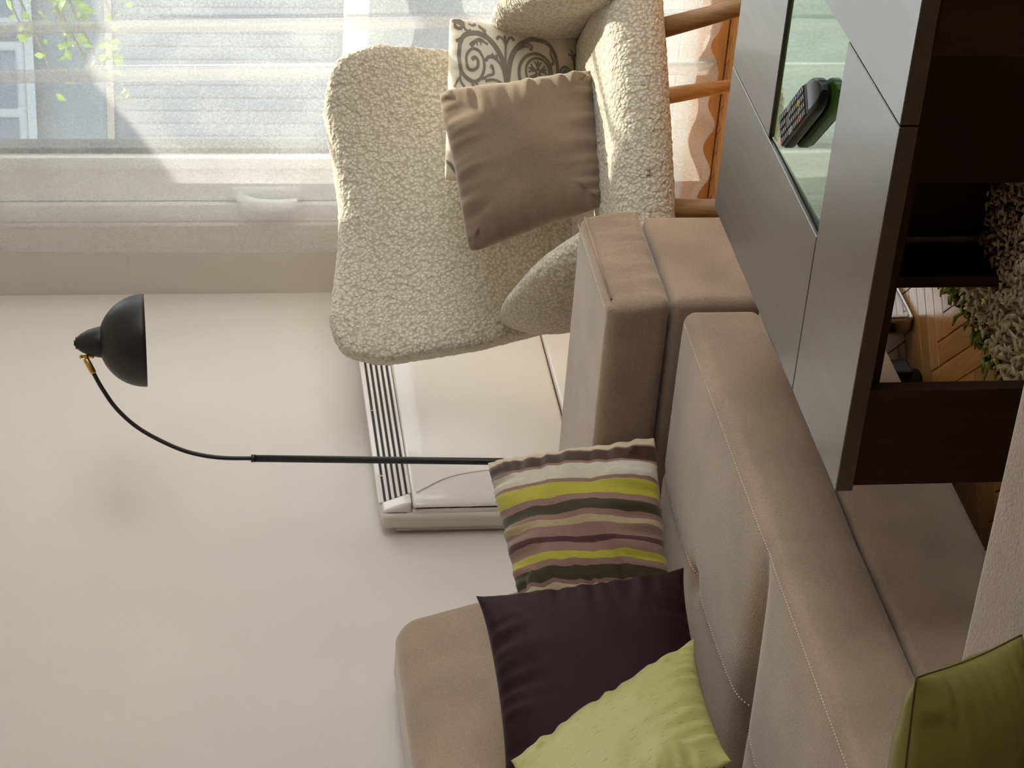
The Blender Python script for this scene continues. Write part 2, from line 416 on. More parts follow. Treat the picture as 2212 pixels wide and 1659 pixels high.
class Pillow:
    """a cushion spanned by four corners (bottom-left, bottom-right, top-right, top-left as the camera sees them)"""
    def __init__(s, bl, br, tr, tl, thick=0.13, pinch=0.035, wr=0.006, seed=0, n=72, sag=0.0, round=0.02, power=0.5):
        s.c = [np.array(v, float) for v in (bl, br, tr, tl)]
        s.T, s.pinch, s.wr, s.seed, s.n, s.sag, s.round, s.pw = thick/2, pinch, wr, seed, n, sag, round, power
        bl, br, tr, tl = s.c
        nn = np.cross((br-bl)+(tr-tl), (tl-bl)+(tr-br)); s.nrm = nn/np.linalg.norm(nn)
        if s.nrm @ (np.array([0, 0, CAM_H])-bl) < 0: s.nrm = -s.nrm
    def point(s, a, b, side):
        # a, b in [0, 1]
        bl, br, tr, tl = s.c
        x, y = 2*a-1, 2*b-1
        k = s.pinch
        a2 = 0.5+0.5*x*(1-k*(1-y*y)**1.0*abs(x)**3)
        b2 = 0.5+0.5*y*(1-k*(1-x*x)**1.0*abs(y)**3)
        rc = 1-s.round*(abs(x)*abs(y))**7
        a2 = 0.5+(a2-0.5)*rc; b2 = 0.5+(b2-0.5)*rc
        p = bl*(1-a2)*(1-b2)+br*a2*(1-b2)+tr*a2*b2+tl*(1-a2)*b2
        prof = max(0.0, (1-abs(x)**2.4)*(1-abs(y)**2.4))**s.pw
        edge = max(abs(x), abs(y))
        w = mnoise.noise(Vector((a*5+s.seed, b*5, side*3.1)))*0.5
        # gathers running in from the seams
        if abs(x) > abs(y): g = mnoise.noise(Vector((b*17+s.seed*3, side*2.0, x*0.9)))
        else: g = mnoise.noise(Vector((a*17+s.seed*5, side*2.0+7, y*0.9)))
        wrinkle = s.wr*(w*1.6*(prof**0.6)+g*3.2*(edge**3)*(prof**0.5))
        return p+s.nrm*(side*(s.T*prof)+wrinkle)-np.array([0, 0, s.sag*(1-x*x)*b])
    def mesh(s, name):
        n = s.n; verts = []; uvs = []; faces = []
        t = 0.5-0.5*np.cos(np.linspace(0, math.pi, n+1)); t = 0.6*t+0.4*np.linspace(0, 1, n+1)
        fi = {}
        for side in (1, -1):
            for i in range(n+1):
                for j in range(n+1):
                    if side == -1 and (i in (0, n) or j in (0, n)):
                        fi[(side, i, j)] = fi[(1, i, j)]; continue
                    fi[(side, i, j)] = len(verts); verts.append(s.point(t[i], t[j], side)); uvs.append((t[i], t[j]))
        for side in (1, -1):
            for i in range(n):
                for j in range(n):
                    f = [fi[(side, i, j)], fi[(side, i+1, j)], fi[(side, i+1, j+1)], fi[(side, i, j+1)]]
                    faces.append(f if side == 1 else f[::-1])
        return mesh(name, verts, faces, uvs)
    def seam(s, name, rad=0.0022):
        pts = []
        m = 40
        for i in range(m): pts.append(s.point(i/m, 0, 1))
        for i in range(m): pts.append(s.point(1, i/m, 1))
        for i in range(m): pts.append(s.point(1-i/m, 1, 1))
        for i in range(m+1): pts.append(s.point(0, 1-i/m, 1))
        return tube_mesh(name, pts, rad, 6, caps=False)
    def ribbon(s, line, width, lift=0.0012):
        """a printed line on the front: line = [(a, b)], width = [w]"""
        verts = []; faces = []
        for i, (a, b) in enumerate(line):
            a0, b0 = line[max(i-1, 0)]; a1, b1 = line[min(i+1, len(line)-1)]
            d = np.array([a1-a0, b1-b0]); d /= (np.linalg.norm(d)+1e-9); nn = np.array([-d[1], d[0]])*width[i]/2
            for q in (nn, -nn):
                aa, bb = min(max(a+q[0], 0.004), 0.996), min(max(b+q[1], 0.004), 0.996)
                verts.append(s.point(aa, bb, 1)+s.nrm*lift)
        for i in range(len(line)-1): faces.append([2*i, 2*i+1, 2*i+3, 2*i+2])
        return verts, faces

# ------------------------------------------------------------------ room shell
XW, YW = 5.21, 3.108            # window wall, heater wall
X0, Y0, ZC = -1.6, -1.9, 2.62   # the rest of the room
OY0, OY1, OZ0, OZ1 = 0.25, 2.905, 0.06, 2.36   # opening of the balcony door
floor = box('floor', X0, XW+0.2, Y0, YW+0.1, -0.12, -0.012, 'floorbase', kind='structure', label='oak herringbone parquet floor')
box('wall_left', X0, XW+0.25, YW, YW+0.25, 0, ZC, 'wall', kind='structure', label='plain off-white wall behind the sofa and heater')
# window wall built round the opening
wv = [(XW, XW+0.25, OY1, YW, 0, ZC), (XW, XW+0.25, OY0, OY1, OZ1, ZC), (XW, XW+0.25, Y0, OY0, 0, ZC), (XW, XW+0.25, OY0, OY1, 0, OZ0)]
link('wall_back', join_meshes('wall_back', wv), 'wall', kind='structure', label='greige wall beside the balcony window', smooth=False)
box('wall_front', X0-0.2, X0, Y0-0.2, YW+0.25, 0, ZC, 'dimwall', kind='structure', label='wall behind the camera')
# right wall with an unseen window opening added to light the room
RX0, RX1 = 1.7, 5.0
wr_ = [(X0, RX0, Y0-0.2, Y0, 0, ZC), (RX1, XW+0.25, Y0-0.2, Y0, 0, ZC), (RX0, RX1, Y0-0.2, Y0, 0, 0.5), (RX0, RX1, Y0-0.2, Y0, 2.4, ZC)]
link('wall_right', join_meshes('wall_right', wr_), 'wall', kind='structure', label='wall with the added window, out of view', smooth=False)
box('ceiling', X0-0.2, XW+0.25, Y0-0.2, YW+0.25, ZC, ZC+0.15, 'ceiling', kind='structure', label='white ceiling')

# herringbone parquet
w_, n_ = 0.0455, 6
cells = {}
def pq2xy(p, q): return ((p-q)/math.sqrt(2), (p+q)/math.sqrt(2))
rest = []; visible = []
P0, Q0 = 3.937-86*w_, -0.946+40*w_
seen = set()
for i in range(-32, 136):
    for j in range(-135, 60):
        x, y = pq2xy(P0+(i+0.5)*w_, Q0+(j+0.5)*w_)
        if not (0.2 < x < 5.26 and -1.85 < y < 3.08): continue
        t = (i-j) % (2*n_)
        if t < n_: key = ('h', i-t, j)
        else: key = ('v', i, j-(2*n_-1-t))
        if key in seen: continue
        seen.add(key)
        k, a, b = key
        lp, lq = (n_*w_, w_) if k == 'h' else (w_, n_*w_)
        p0, q0 = P0+a*w_, Q0+b*w_
        cx, cy = pq2xy(p0+lp/2, q0+lq/2)
        inview = (2.75 < cx < 3.95 and 1.86 < cy < 2.5) or (4.8 < cx < 5.2 and 2.2 < cy < 2.95)
        (visible if inview else rest).append((p0, q0, lp, lq, cx, cy))
def plank_template():
    me = box_mesh('plank', -n_*w_/2+0.0006, n_*w_/2-0.0006, -w_/2+0.0006, w_/2-0.0006, -0.012, 0.0, 0.0012, 1)
    me.materials.append(M['plank']); return me
pm = plank_template()
for (p0, q0, lp, lq, cx, cy) in visible:
    o = bpy.data.objects.new('plank', pm); C.objects.link(o); o.parent = floor
    o.location = (cx, cy, random.uniform(-0.0006, 0.0)); o.rotation_euler = (0, 0, math.pi/4 if lp > lq else 3*math.pi/4)
rv, rf = [], []
for (p0, q0, lp, lq, cx, cy) in rest:
    b = len(rv); g = 0.0007
    cs = [pq2xy(p0+g, q0+g), pq2xy(p0+lp-g, q0+g), pq2xy(p0+lp-g, q0+lq-g), pq2xy(p0+g, q0+lq-g)]
    rv += [(x, y, -0.012) for x, y in cs]+[(x, y, -0.0003) for x, y in cs]
    rf += [[b+4, b+5, b+6, b+7], [b, b+1, b+5, b+4], [b+1, b+2, b+6, b+5], [b+2, b+3, b+7, b+6], [b+3, b, b+4, b+7]]
link('planks', mesh('planks', rv, rf), 'plank', floor, kind='stuff', smooth=False)
# skirting boards
box('baseboard_back', XW-0.02, XW-0.001, OY0, YW, 0.001, 0.075, 'skirt', kind='structure', bevel=0.004, label='oak skirting board under the curtain')
box('baseboard_left', X0, XW-0.02, YW-0.02, YW-0.001, 0, 0.075, 'skirt', kind='structure', bevel=0.004, label='oak skirting board along the heater wall')

# ------------------------------------------------------------------ balcony door / window
def window_unit(idx, ya, yb, handle_side):
    """one sash between ya < yb, hung in the opening"""
    root = bpy.data.objects.new('window_%d' % idx, None); C.objects.link(root); root.location = (XW+0.05, (ya+yb)/2, OZ0)
    tag(root, ['white balcony window sash with lever handle behind the curtain', 'white fixed window sash, right of the handle sash'][idx-1], None, None, 'structure')
    f0, f1 = XW+0.035, XW+0.105
    zt, zb = OZ1-0.05, OZ0+0.05
    s = 0.096
    box('sash_stile', f0, f1, yb-s, yb, zb, zt, 'frame', root, 0.004)
    box('sash_stile', f0, f1, ya, ya+s, zb, zt, 'frame', root, 0.004)
    box('glazing_bead', f0-0.012, f1, yb-s-0.036, yb-s, zb+s, zt-s, 'frame', root, 0.005)
    box('glazing_bead', f0-0.012, f1, ya+s, ya+s+0.036, zb+s, zt-s, 'frame', root, 0.005)
    box('sash_rail', f0, f1, ya+s, yb-s, zb, zb+s, 'frame', root, 0.004)
    box('sash_rail', f0, f1, ya+s, yb-s, zt-s, zt, 'frame', root, 0.004)
    box('sash_rail', f0, f1, ya+s+0.036, yb-s-0.036, 0.905, 0.962, 'frame', root, 0.004)
    g = 0.016
    yA, yB = ya+s+0.036, yb-s-0.036
    for z0_, z1_ in ((zb+s, 0.905), (0.962, zt-s)):
        box('gasket', f0+0.01, f1-0.01, yB-g, yB, z0_, z1_, 'gasket', root)
        box('gasket', f0+0.01, f1-0.01, yA, yA+g, z0_, z1_, 'gasket', root)
        box('pane', f0+0.03, f0+0.036, yA+g, yB-g, z0_, z1_, 'pane', root)
    if handle_side:
        hy = yb-0.028
        h = link('handle', box_mesh('handle', f0-0.014, f0, hy-0.018, hy+0.018, 1.06, 1.245, 0.006, 3), 'frame', root)
        link('lever', tube_mesh('lever', catmull([(f0-0.010, hy+0.004, 1.222), (f0-0.034, hy+0.010, 1.214), (f0-0.046, hy+0.016, 1.18), (f0-0.048, hy+0.018, 1.12), (f0-0.044, hy+0.016, 1.075)], 6), [0.012]*6+[0.020]*19, 16, ry=0.012, up=(1, 0, 0)), 'frame', h)
    return root
window_unit(1, 1.62, 2.852, True)
window_unit(2, 0.30, 1.58, False)
fr = bpy.data.objects.new('trim_1', None); C.objects.link(fr); fr.location = (XW+0.05, 1.6, OZ0); tag(fr, 'white outer frame of the balcony window', None, None, 'structure')
box('jamb', XW+0.02, XW+0.13, 2.854, OY1, OZ0, OZ1, 'frame', fr, 0.003)
box('jamb', XW+0.02, XW+0.13, OY0, 0.298, OZ0, OZ1, 'frame', fr, 0.003)
box('mullion', XW+0.02, XW+0.13, 1.582, 1.618, OZ0, OZ1, 'frame', fr, 0.003)
box('head', XW+0.02, XW+0.13, 0.30, 2.852, OZ1-0.05, OZ1, 'frame', fr, 0.003)
box('threshold', XW+0.02, XW+0.13, 0.30, 2.852, OZ0, OZ0+0.05, 'frame', fr, 0.003)
# unseen window added for more daylight, to the right of the camera
box('window_3', RX0, RX1, Y0-0.12, Y0-0.11, 0.5, 2.4, 'pane', kind='structure', label='added window for more daylight, out of view')

# ------------------------------------------------------------------ sheer curtain
def curtain():
    # plan of the cloth: distance along Y with folds doubled back where the photo shows darker bands
    path = []
    y = 2.935
    pleats = [2.475, 2.335, 2.19, 2.03, 1.86, 1.68, 1.5, 1.3, 1.12, 0.92, 0.72, 0.52]
    def wave(yy): return 5.135+0.016*math.sin(yy*13+0.6)+0.008*math.sin(yy*31+1.0)
    while y > 0.2:
        nxt = max([p for p in pleats if p < y-1e-6], default=0.15)
        while y > nxt and y > 0.2:
            path.append((wave(y), y, 0)); y -= 0.011
        if nxt > 0.2:
            wd = random.uniform(0.026, 0.034)
            for k in range(5): path.append((wave(y)-0.004-0.010*k/4, y-wd*k/4, 1))
            for k in range(1, 5): path.append((wave(y)-0.022, y-wd+wd*k/4, 1))
            for k in range(1, 5): path.append((wave(y)-0.006+0.002*k, y-wd*k/4, 1))
            y -= wd+0.006
    nz = 46; verts = []; faces = []
    # length along the cloth for the scalloped hem
    s = [0.0]
    for a, b in zip(path, path[1:]): s.append(s[-1]+math.hypot(a[0]-b[0], a[1]-b[1]))
    for i, (x, yy, fl) in enumerate(path):
        hem = 0.040+0.012*math.sin(2*math.pi*s[i]/0.128+0.4)+0.008*math.sin(s[i]*9+2.0)
        for k in range(nz+1):
            t = k/nz; z = hem+(2.45-hem)*t
            drift = 0.030*(1-t)*math.sin(yy*4.0+1.0)*0.5
            verts.append((x+0.010*(1-t)*math.sin(yy*17+z*2.2), yy-(0.022*(1.9-z) if fl else 0.010*(1.9-z))*(0.0 if yy > 2.9 else 1)+0.012*math.sin(z*1.7)*(1 if yy > 2.88 else 0), z))
    for i in range(len(path)-1):
        for k in range(nz):
            a = i*(nz+1)+k; faces.append([a, a+1, a+nz+2, a+nz+1])
    cu = link('sheer_curtain', mesh('sheer_curtain', verts, faces), 'tulle', None,
              'white sheer tulle curtain with a scalloped hem across the window', 'curtain')
    # sewn band that follows the scallops
    hv, hf = [], []
    for i in range(len(path)):
        a = np.array(verts[i*(nz+1)]); up = np.array([0, 0, 0.020])
        hv += [tuple(a+np.array([-0.0012, 0, 0])), tuple(a+up+np.array([-0.0012, 0, 0]))]
    for i in range(len(path)-1): hf.append([2*i, 2*i+1, 2*i+3, 2*i+2])
    link('hem_band', mesh('hem_band', hv, hf), 'tulle', cu)
    ev, ef = [], []
    for k in range(nz+1):
        a = np.array(verts[k]); ev += [tuple(a+np.array([-0.001, 0.002, 0])), tuple(a+np.array([-0.001, -0.012, 0]))]
    for k in range(nz): ef.append([2*k, 2*k+1, 2*k+3, 2*k+2])
    link('side_hem', mesh('side_hem', ev, ef), 'tulle', cu)
curtain()
rod = empty('curtain_rail', (5.13, 1.6, 2.45), 'white curtain rail above the window, out of view', 'curtain rail')
link('rail', tube_mesh('rail', [(5.13, 3.0, 2.47), (5.13, 0.1, 2.47)], 0.014), 'frame', rod)
for yb_ in (2.95, 1.55, 0.15): box('bracket', 5.13, XW, yb_-0.01, yb_+0.01, 2.455, 2.485, 'frame', rod)

# ------------------------------------------------------------------ outside
edge = [(5.945, -3.0), (5.945, 2.16), (5.955, 2.28), (5.99, 2.38), (6.04, 2.46), (6.085, 2.56), (6.10, 2.66), (6.10, 6.0)]  # outer edge curved to shape the shadow it casts on the curtain
edge = [(edge[0][0], edge[0][1])]+[tuple(p) for p in catmull(edge[1:-1], 5)]+[edge[-1]]
poly = edge+[(XW+0.25, 6.0), (XW+0.25, -3.0)]; m_ = len(poly)
link('balcony_shade_slab', mesh('balcony_shade_slab', [(x, y, 2.55) for x, y in poly]+[(x, y, 2.72) for x, y in poly],
     [list(range(m_)), list(range(m_, 2*m_))]+[[i, (i+1) % m_, m_+(i+1) % m_, m_+i] for i in range(m_)]), 'concrete', kind='structure', label='unseen balcony slab above the window, shaped to shade the curtain', smooth=False)
box('balcony_floor', XW+0.25, 6.4, -3.0, 6.0, -0.12, 0.0, 'concrete', kind='structure', label='pale concrete balcony floor outside the window')
bld = empty('neighbour_building', (15.0, 6.5, -3.5), 'grey rendered house with white framed windows seen through the curtain', 'building')
box('wall', 15.0, 15.4, -1.0, 14.0, -3.5, 5.2, 'facade', bld)
def facade_window(y0, y1, z0, z1):
    w = box('window', 14.93, 15.0, y0, y1, z0, z1, 'facadeframe', bld, 0.01)
    box('pane', 14.915, 14.935, y0+0.07, (y0+y1)/2-0.04, z0+0.07, z1-0.07, 'facadewin', w)
    box('pane', 14.915, 14.935, (y0+y1)/2+0.04, y1-0.07, z0+0.07, z1-0.07, 'facadewin', w)
    box('sill', 14.88, 15.0, y0-0.06, y1+0.06, z0-0.06, z0, 'facadeframe', w)
facade_window(6.86, 7.95, 2.38, 3.9)
facade_window(5.2, 6.74, 2.38, 3.9)
box('ledge', 14.95, 15.0, 4.0, 9.5, 1.78, 1.83, 'concrete', bld)
cs = []
for k in range(40): cs.append((14.95+0.012*(k % 2), 15.0, 6.2+k*0.05, 6.2+k*0.05+0.05, 0.2, 1.7))
link('corrugated_panel', join_meshes('corrugated_panel', cs), 'corrugated', bld, smooth=False)
box('garden_ground', 6.5, 40, -25, 30, -3.6, -3.5, 'concrete', kind='structure', label='paved yard below the balcony')
# tree with young leaves
tree = empty('leafy_tree', (11.0, 3.4, -3.5), 'young green tree branches hanging in front of the grey house', 'tree')
link('trunk', tube_mesh('trunk', catmull([(11.0, 3.4, -3.5), (11.05, 3.5, -1), (11.0, 3.6, 1.0), (11.0, 3.75, 2.6)], 6), [0.11-0.003*i for i in range(19)], 10), 'bark', tree)
lv, lf = [], []
def leaf(c, size):
    d = Vector((random.uniform(-1, 1), random.uniform(-1, 1), random.uniform(-1.6, -0.2))).normalized()
    s_ = d.cross(Vector((random.uniform(-1, 1), random.uniform(-1, 1), random.uniform(-1, 1)))).normalized()*size*0.32
    b = len(lv); c = Vector(c)
    up = d.cross(s_).normalized()*size*0.08
    lv.extend([c, c+d*size*0.45+s_+up, c+d*size, c+d*size*0.45-s_+up]); lf.append([b, b+1, b+2]); lf.append([b, b+2, b+3])
for (y0, z0, y1, z1) in [(3.75, 2.4, 5.25, 1.98), (3.75, 2.3, 5.2, 1.80), (3.75, 2.2, 5.3, 1.70), (3.75, 2.5, 5.0, 2.12), (3.7, 2.0, 4.95, 1.66), (3.7, 2.1, 5.1, 1.90)]:
    br = catmull([(11.0, y0, z0), (10.95, (2*y0+y1)/3, (2*z0+z1)/3+0.06), (11.05, (y0+2*y1)/3, (y0*0+z0+2*z1)/3+0.05), (11.0, y1, z1)], 6)
    link('branch', tube_mesh('branch', br, [0.016-0.0006*i for i in range(len(br))], 6), 'bark', tree)
    for q in range(70):
        p = br[random.randrange(4, len(br))]
        leaf((p[0]+random.uniform(-.1, .1), p[1]+random.uniform(-.06, .06), p[2]+random.uniform(-.12, .06)), random.uniform(0.04, 0.08))
link('foliage', mesh('foliage', lv, lf), 'leaf', tree, kind='stuff', smooth=False)

# ------------------------------------------------------------------ wall heater
hx0, hx1 = 4.128, 5.12
ht = empty('wall_heater', (4.64, YW-0.06, 0.25), 'white enamelled wall heater with a slotted top grille behind the armchair', 'heater')
YB = YW-0.002
box('back_box', hx0+0.02, hx1-0.02, YB-0.03, YB, 0.25, 0.905, 'heaterside', ht, 0.004)
link('side_casing', softbox_mesh('side_casing', (hx0+0.004, YB-0.056, 0.25), (hx1, YB-0.018, 0.940), 0.012, (6, 3, 10)), 'heaterside', ht)
yf = YB-0.092
def heater_cover(p):
    q = p.copy(); t = np.clip((q[:, 0]-hx0)/0.10, 0, 1)
    front = q[:, 1] < YB-0.08
    q[:, 1] += np.where(front, 0.026*(1-np.sqrt(t)), 0)   # the left end rounds back
    return q
link('front_panel', softbox_mesh('front_panel', (hx0+0.014, yf, 0.482), (hx1, YB-0.05, 0.870), 0.008, (60, 2, 10), heater_cover), 'heater', ht)
link('lower_panel', softbox_mesh('lower_panel', (hx0+0.014, yf, 0.25), (hx1, YB-0.05, 0.479), 0.008, (60, 2, 10), heater_cover), 'heater', ht)
# sloping grille along the top

nsl = 6
for k in range(nsl):
    t = k/(nsl-1)
    ys = yf+0.010+0.026*t; zs = 0.871+0.060*t
    if k < nsl-1: box('slot_shade', hx0+0.05, hx1-0.012, ys+0.0015, YB-0.0525, zs+0.0075, zs+0.0122, 'slot_shade', ht)  # dark strip in each gap stands in for the shade inside
    link('slat', box_mesh('slat', hx0+0.05, hx1-0.01, ys-0.006, YB-0.052, zs, zs+(0.0072 if k < nsl-1 else 0.012), 0.0015, 1), 'heater', ht, smooth=False)
for xr in (4.28, 4.55, 4.80, 5.0):
    box('slat_spacer', xr, xr+0.0035, yf+0.030, YB-0.05, 0.868, 0.935, 'heaterside', ht)
def cap_def(p):
    q = p.copy(); t = np.clip((q[:, 2]-0.872)/0.066, 0, 1); q[:, 1] += np.where(q[:, 1] < YB-0.06, 0.026*t, 0); return q
link('end_cap', softbox_mesh('end_cap', (hx0+0.016, yf+0.006, 0.872), (hx0+0.056, YB-0.05, 0.938), 0.008, (6, 6, 6), cap_def), 'heater', ht)
link('side_flute', tube_mesh('side_flute', catmull([(hx0+0.05, yf+0.003, 0.86), (hx0+0.10, yf-0.001, 0.78), (hx0+0.125, yf-0.001, 0.68), (hx0+0.13, yf-0.001, 0.52)], 8), 0.0016, 8), 'heater', ht)

# ------------------------------------------------------------------ floor lamp
pX, pY = 4.10, 2.872
lamp = empty('floor_lamp', (pX, pY, 0), 'black arc floor lamp with a domed shade beside the window', 'floor lamp')
link('base', lathe_mesh('base', [(0, 0), (0.125, 0), (0.125, 0.016), (0.118, 0.022), (0, 0.024)], (pX, pY, 0)), 'black', lamp)
rx, ry_ = 0.547, -0.837      # the arm swings out to the right, over the chair
def lp(a, z): return (pX+rx*a, pY+ry_*a, z)
link('pole', tube_mesh('pole', [lp(-0.030, 0.02), lp(-0.012, 0.6), lp(0.0083, 1.23)], 0.0079, 16), 'black', lamp)
link('collar', tube_mesh('collar', [lp(0.0082, 1.224), lp(0.0085, 1.2335)], 0.0086, 16), 'black', lamp)
armp = [lp(a, z) for a, z in [(0.0083, 1.228), (0.0114, 1.3014), (0.0236, 1.3637), (0.0461, 1.4182), (0.0799, 1.4753), (0.1211, 1.5192), (0.1643, 1.5486), (0.1985, 1.567)]]
link('arm', tube_mesh('arm', catmull(armp, 8), 0.0046, 14, up=(0.837, 0.547, 0)), 'black', lamp)
jt = link('joint', tube_mesh('joint', [lp(0.1975, 1.5660), lp(0.2010, 1.5680), lp(0.227, 1.5815), lp(0.2295, 1.5826)], [0.0058, 0.0068, 0.0068, 0.0055], 18), 'brass', lamp)
link('pivot', tube_mesh('pivot', [lp(0.226, 1.580), lp(0.2365, 1.5818)], 0.0038, 12), 'brass', jt)
link('bracket', tube_mesh('bracket', [lp(0.2335, 1.5945), lp(0.2345, 1.565)], 0.0042, 10, ry=0.0022), 'brass', jt)
for z_ in (1.593, 1.568): link('screw', lathe_mesh('screw', [(0, 0.0), (0.0032, 0.0), (0.0032, 0.004), (0, 0.005)], (pX+rx*0.2325-0.004*0.837, pY+ry_*0.2325-0.004*0.547, z_), (-0.837, -0.547, 0), 12), 'brass', jt)
SA = Vector((rx*-0.03, ry_*-0.03, 1)).normalized()      # shade axis
so = Vector(lp(0.2672, 1.4555))
prof = [(0.0, 0.1520), (0.006, 0.1518), (0.0065, 0.1485), (0.0125, 0.1485), (0.0130, 0.1455), (0.0205, 0.136), (0.0275, 0.122), (0.0318, 0.106), (0.0338, 0.096), (0.0336, 0.0945)]
link('cap', lathe_mesh('cap', prof, so, SA), 'black', lamp)
prof = [(0.0322, 0.096), (0.0335, 0.0945)]
for k in range(1, 22):
    th = k/21; ang = math.asin(0.333)+(math.pi/2-math.asin(0.333))*th
    prof.append((0.1005*math.sin(ang), 0.0945*math.cos(ang)/math.cos(math.asin(0.333))))
prof += [(0.0990, 0.0005), (0.0965, 0.018), (0.085, 0.05), (0.06, 0.075), (0.03, 0.090), (0.0, 0.092)]
link('shade', lathe_mesh('shade', prof, so, SA, 64), 'black', lamp)
M['bulb'] = mat_plain('opal_bulb', srgb(240, 238, 230), 0.3)
link('bulb', lathe_mesh('bulb', [(0.013, 0.09), (0.013, 0.07), (0.028, 0.05), (0.030, 0.038), (0.022, 0.022), (0.0, 0.016)], so, SA, 24), 'bulb', lamp)

# ------------------------------------------------------------------ corner sofa
FY = 2.20                     # front plane of the sofa
sofa = empty('corner_sofa', (2.9, 2.65, 0), 'taupe velour corner sofa along the heater wall with a chaise in front', 'sofa')
def base_def(p): return p
link('base', softbox_mesh('base', (2.06, FY, 0.085), (3.642, 3.07, 0.294), 0.018, (40, 10, 4)), 'sofa', sofa)
SX0, SX1, SY1, SZ = 2.118, 3.616, 2.99, 0.446
SPLIT = 2.882
def seat_shape(p):
    """two soft seats in one cover: a valley between them, a quilting line and one tuft in each"""
    q = p.copy(); x, y = p[:, 0], p[:, 1]
    top = np.clip((p[:, 2]-(SZ-0.08))/0.08, 0, 1)
    half = np.where(x > SPLIT, (x-SPLIT)/(SX1-SPLIT), (SPLIT-x)/(SPLIT-SX0))
    sy = np.clip((y-FY)/(SY1-FY), 0, 1)
    q[:, 2] += 0.012*(1-np.abs(2*half-1)**4)*(1-np.abs(2*sy-1)**6)*top
    deep = np.clip((y-FY-0.012)/0.30, 0, 1)**0.8
    q[:, 2] -= 0.034*deep*np.exp(-(np.abs(x-SPLIT)/0.026)**1.3)*top
    q[:, 2] -= 0.0035*np.exp(-((y-2.56)/0.010)**2)*top*(1-np.exp(-(np.abs(x-SPLIT)/0.04)**2))
    for tx_ in (3.25, 2.50):
        q[:, 2] -= 0.013*np.exp(-((x-tx_)**2+(y-2.56)**2)/0.028**2)*top
    fr_ = np.clip((FY+0.06-y)/0.06, 0, 1)
    q[:, 1] -= 0.006*fr_*(1-np.abs(2*half-1)**4)
    return q
sc = link('seat_cushion', softbox_mesh('seat_cushion', (SX0, FY-0.002, 0.296), (SX1, SY1, SZ), 0.024, (240, 110, 6), seat_shape), 'sofa', sofa)
sv, sf = [], []
def stitches(y, z, x0, x1):
    xs_ = np.arange(x0, x1, 0.0072); h = 0.0009; l = 0.0042
    mid = seat_shape(np.stack([xs_+l/2, np.full_like(xs_, y), np.full_like(xs_, z)], 1))
    for x, (_, yy, zz) in zip(xs_, mid):
        b = len(sv)
        sv.extend([(x, yy-h, zz-h*0.4), (x+l, yy-h, zz-h*0.4), (x+l, yy+h, zz+h*0.4), (x, yy+h, zz+h*0.4), (x, yy, zz+0.0016), (x+l, yy, zz+0.0016)])
        sf.extend([[b, b+1, b+5, b+4], [b+4, b+5, b+2, b+3], [b+1, b+2, b+5], [b, b+4, b+3]])
stitches(FY+0.018, 0.4452, SX0+0.03, SX1-0.03)
stitches(2.56, SZ+0.0004, SX0+0.04, SX1-0.04)
link('stitching', mesh('stitching', sv, sf), 'seam', sc, kind='stuff', smooth=False)
# far arm on its own block
link('arm_block', softbox_mesh('arm_block', (3.645, FY, 0.085), (3.985, 3.07, 0.458), 0.02, (12, 24, 12)), 'sofa', sofa)
def arm_def(p):
    q = p.copy()
    fr_ = np.clip((FY+0.05-p[:, 1])/0.05, 0, 1)
    top = np.clip((p[:, 2]-0.50)/0.08, 0, 1)
    q[:, 1] += 0.012*top*fr_
    q[:, 1] += fr_*np.array([0.0042*mnoise.noise(Vector((v[0]*26, v[2]*7, 1.3)))+0.0016*mnoise.noise(Vector((v[0]*70, v[2]*18, 4.3))) for v in p])*np.clip((0.578-p[:, 2])/0.03, 0, 1)
    # the inner side is soft
    inn = np.clip((3.645+0.03-p[:, 0])/0.03, 0, 1)
    q[:, 0] -= 0.006*inn*np.sin(np.clip((p[:, 2]-0.46)/0.12, 0, 1)*math.pi)
    return q
ar = link('arm', softbox_mesh('arm', (3.640, FY-0.004, 0.462), (4.0, 3.07, 0.583), 0.022, (60, 40, 12), arm_def), 'sofa', sofa)
sv, sf = [], []
for k in range(46):
    x = 3.668+k*0.0072; b = len(sv); y, z = FY+0.030, 0.5832
    sv += [(x, y-0.001, z), (x+0.0042, y-0.001, z), (x+0.0042, y+0.001, z+0.0008), (x, y+0.001, z+0.0008), (x, y-0.0006, z+0.002), (x+0.0042, y-0.0006, z+0.002)]
    sf += [[b, b+1, b+5, b+4], [b+4, b+5, b+2, b+3]]
link('stitching', mesh('stitching', sv, sf), 'seam', ar, kind='stuff', smooth=False)
link('arm_welt', tube_mesh('arm_welt', [(3.662, FY+0.004, 0.575), (3.98, FY+0.004, 0.575)], 0.0024, 8), 'sofa', ar)
# chaise that comes forward at the near end
link('chaise', softbox_mesh('chaise', (1.15, 0.75, 0.10), (2.078, 3.06, 0.452), 0.02, (30, 60, 8)), 'sofa', sofa)
# leaning back rests
def lean(p):
    q = p.copy(); t = (p[:, 2]-0.44)/0.52
    front = np.clip((3.02-p[:, 1])/0.14, 0, 1)
    q[:, 1] += front*0.16*(t-0.5)
    return q
for (xa, xb) in ((2.884, 3.625), (2.10, 2.880), (1.18, 2.096)):
    link('backrest', softbox_mesh('backrest', (xa, 2.845, 0.44), (xb, 3.085, 0.962), 0.045, (30, 8, 20), lean), 'sofa', sofa)
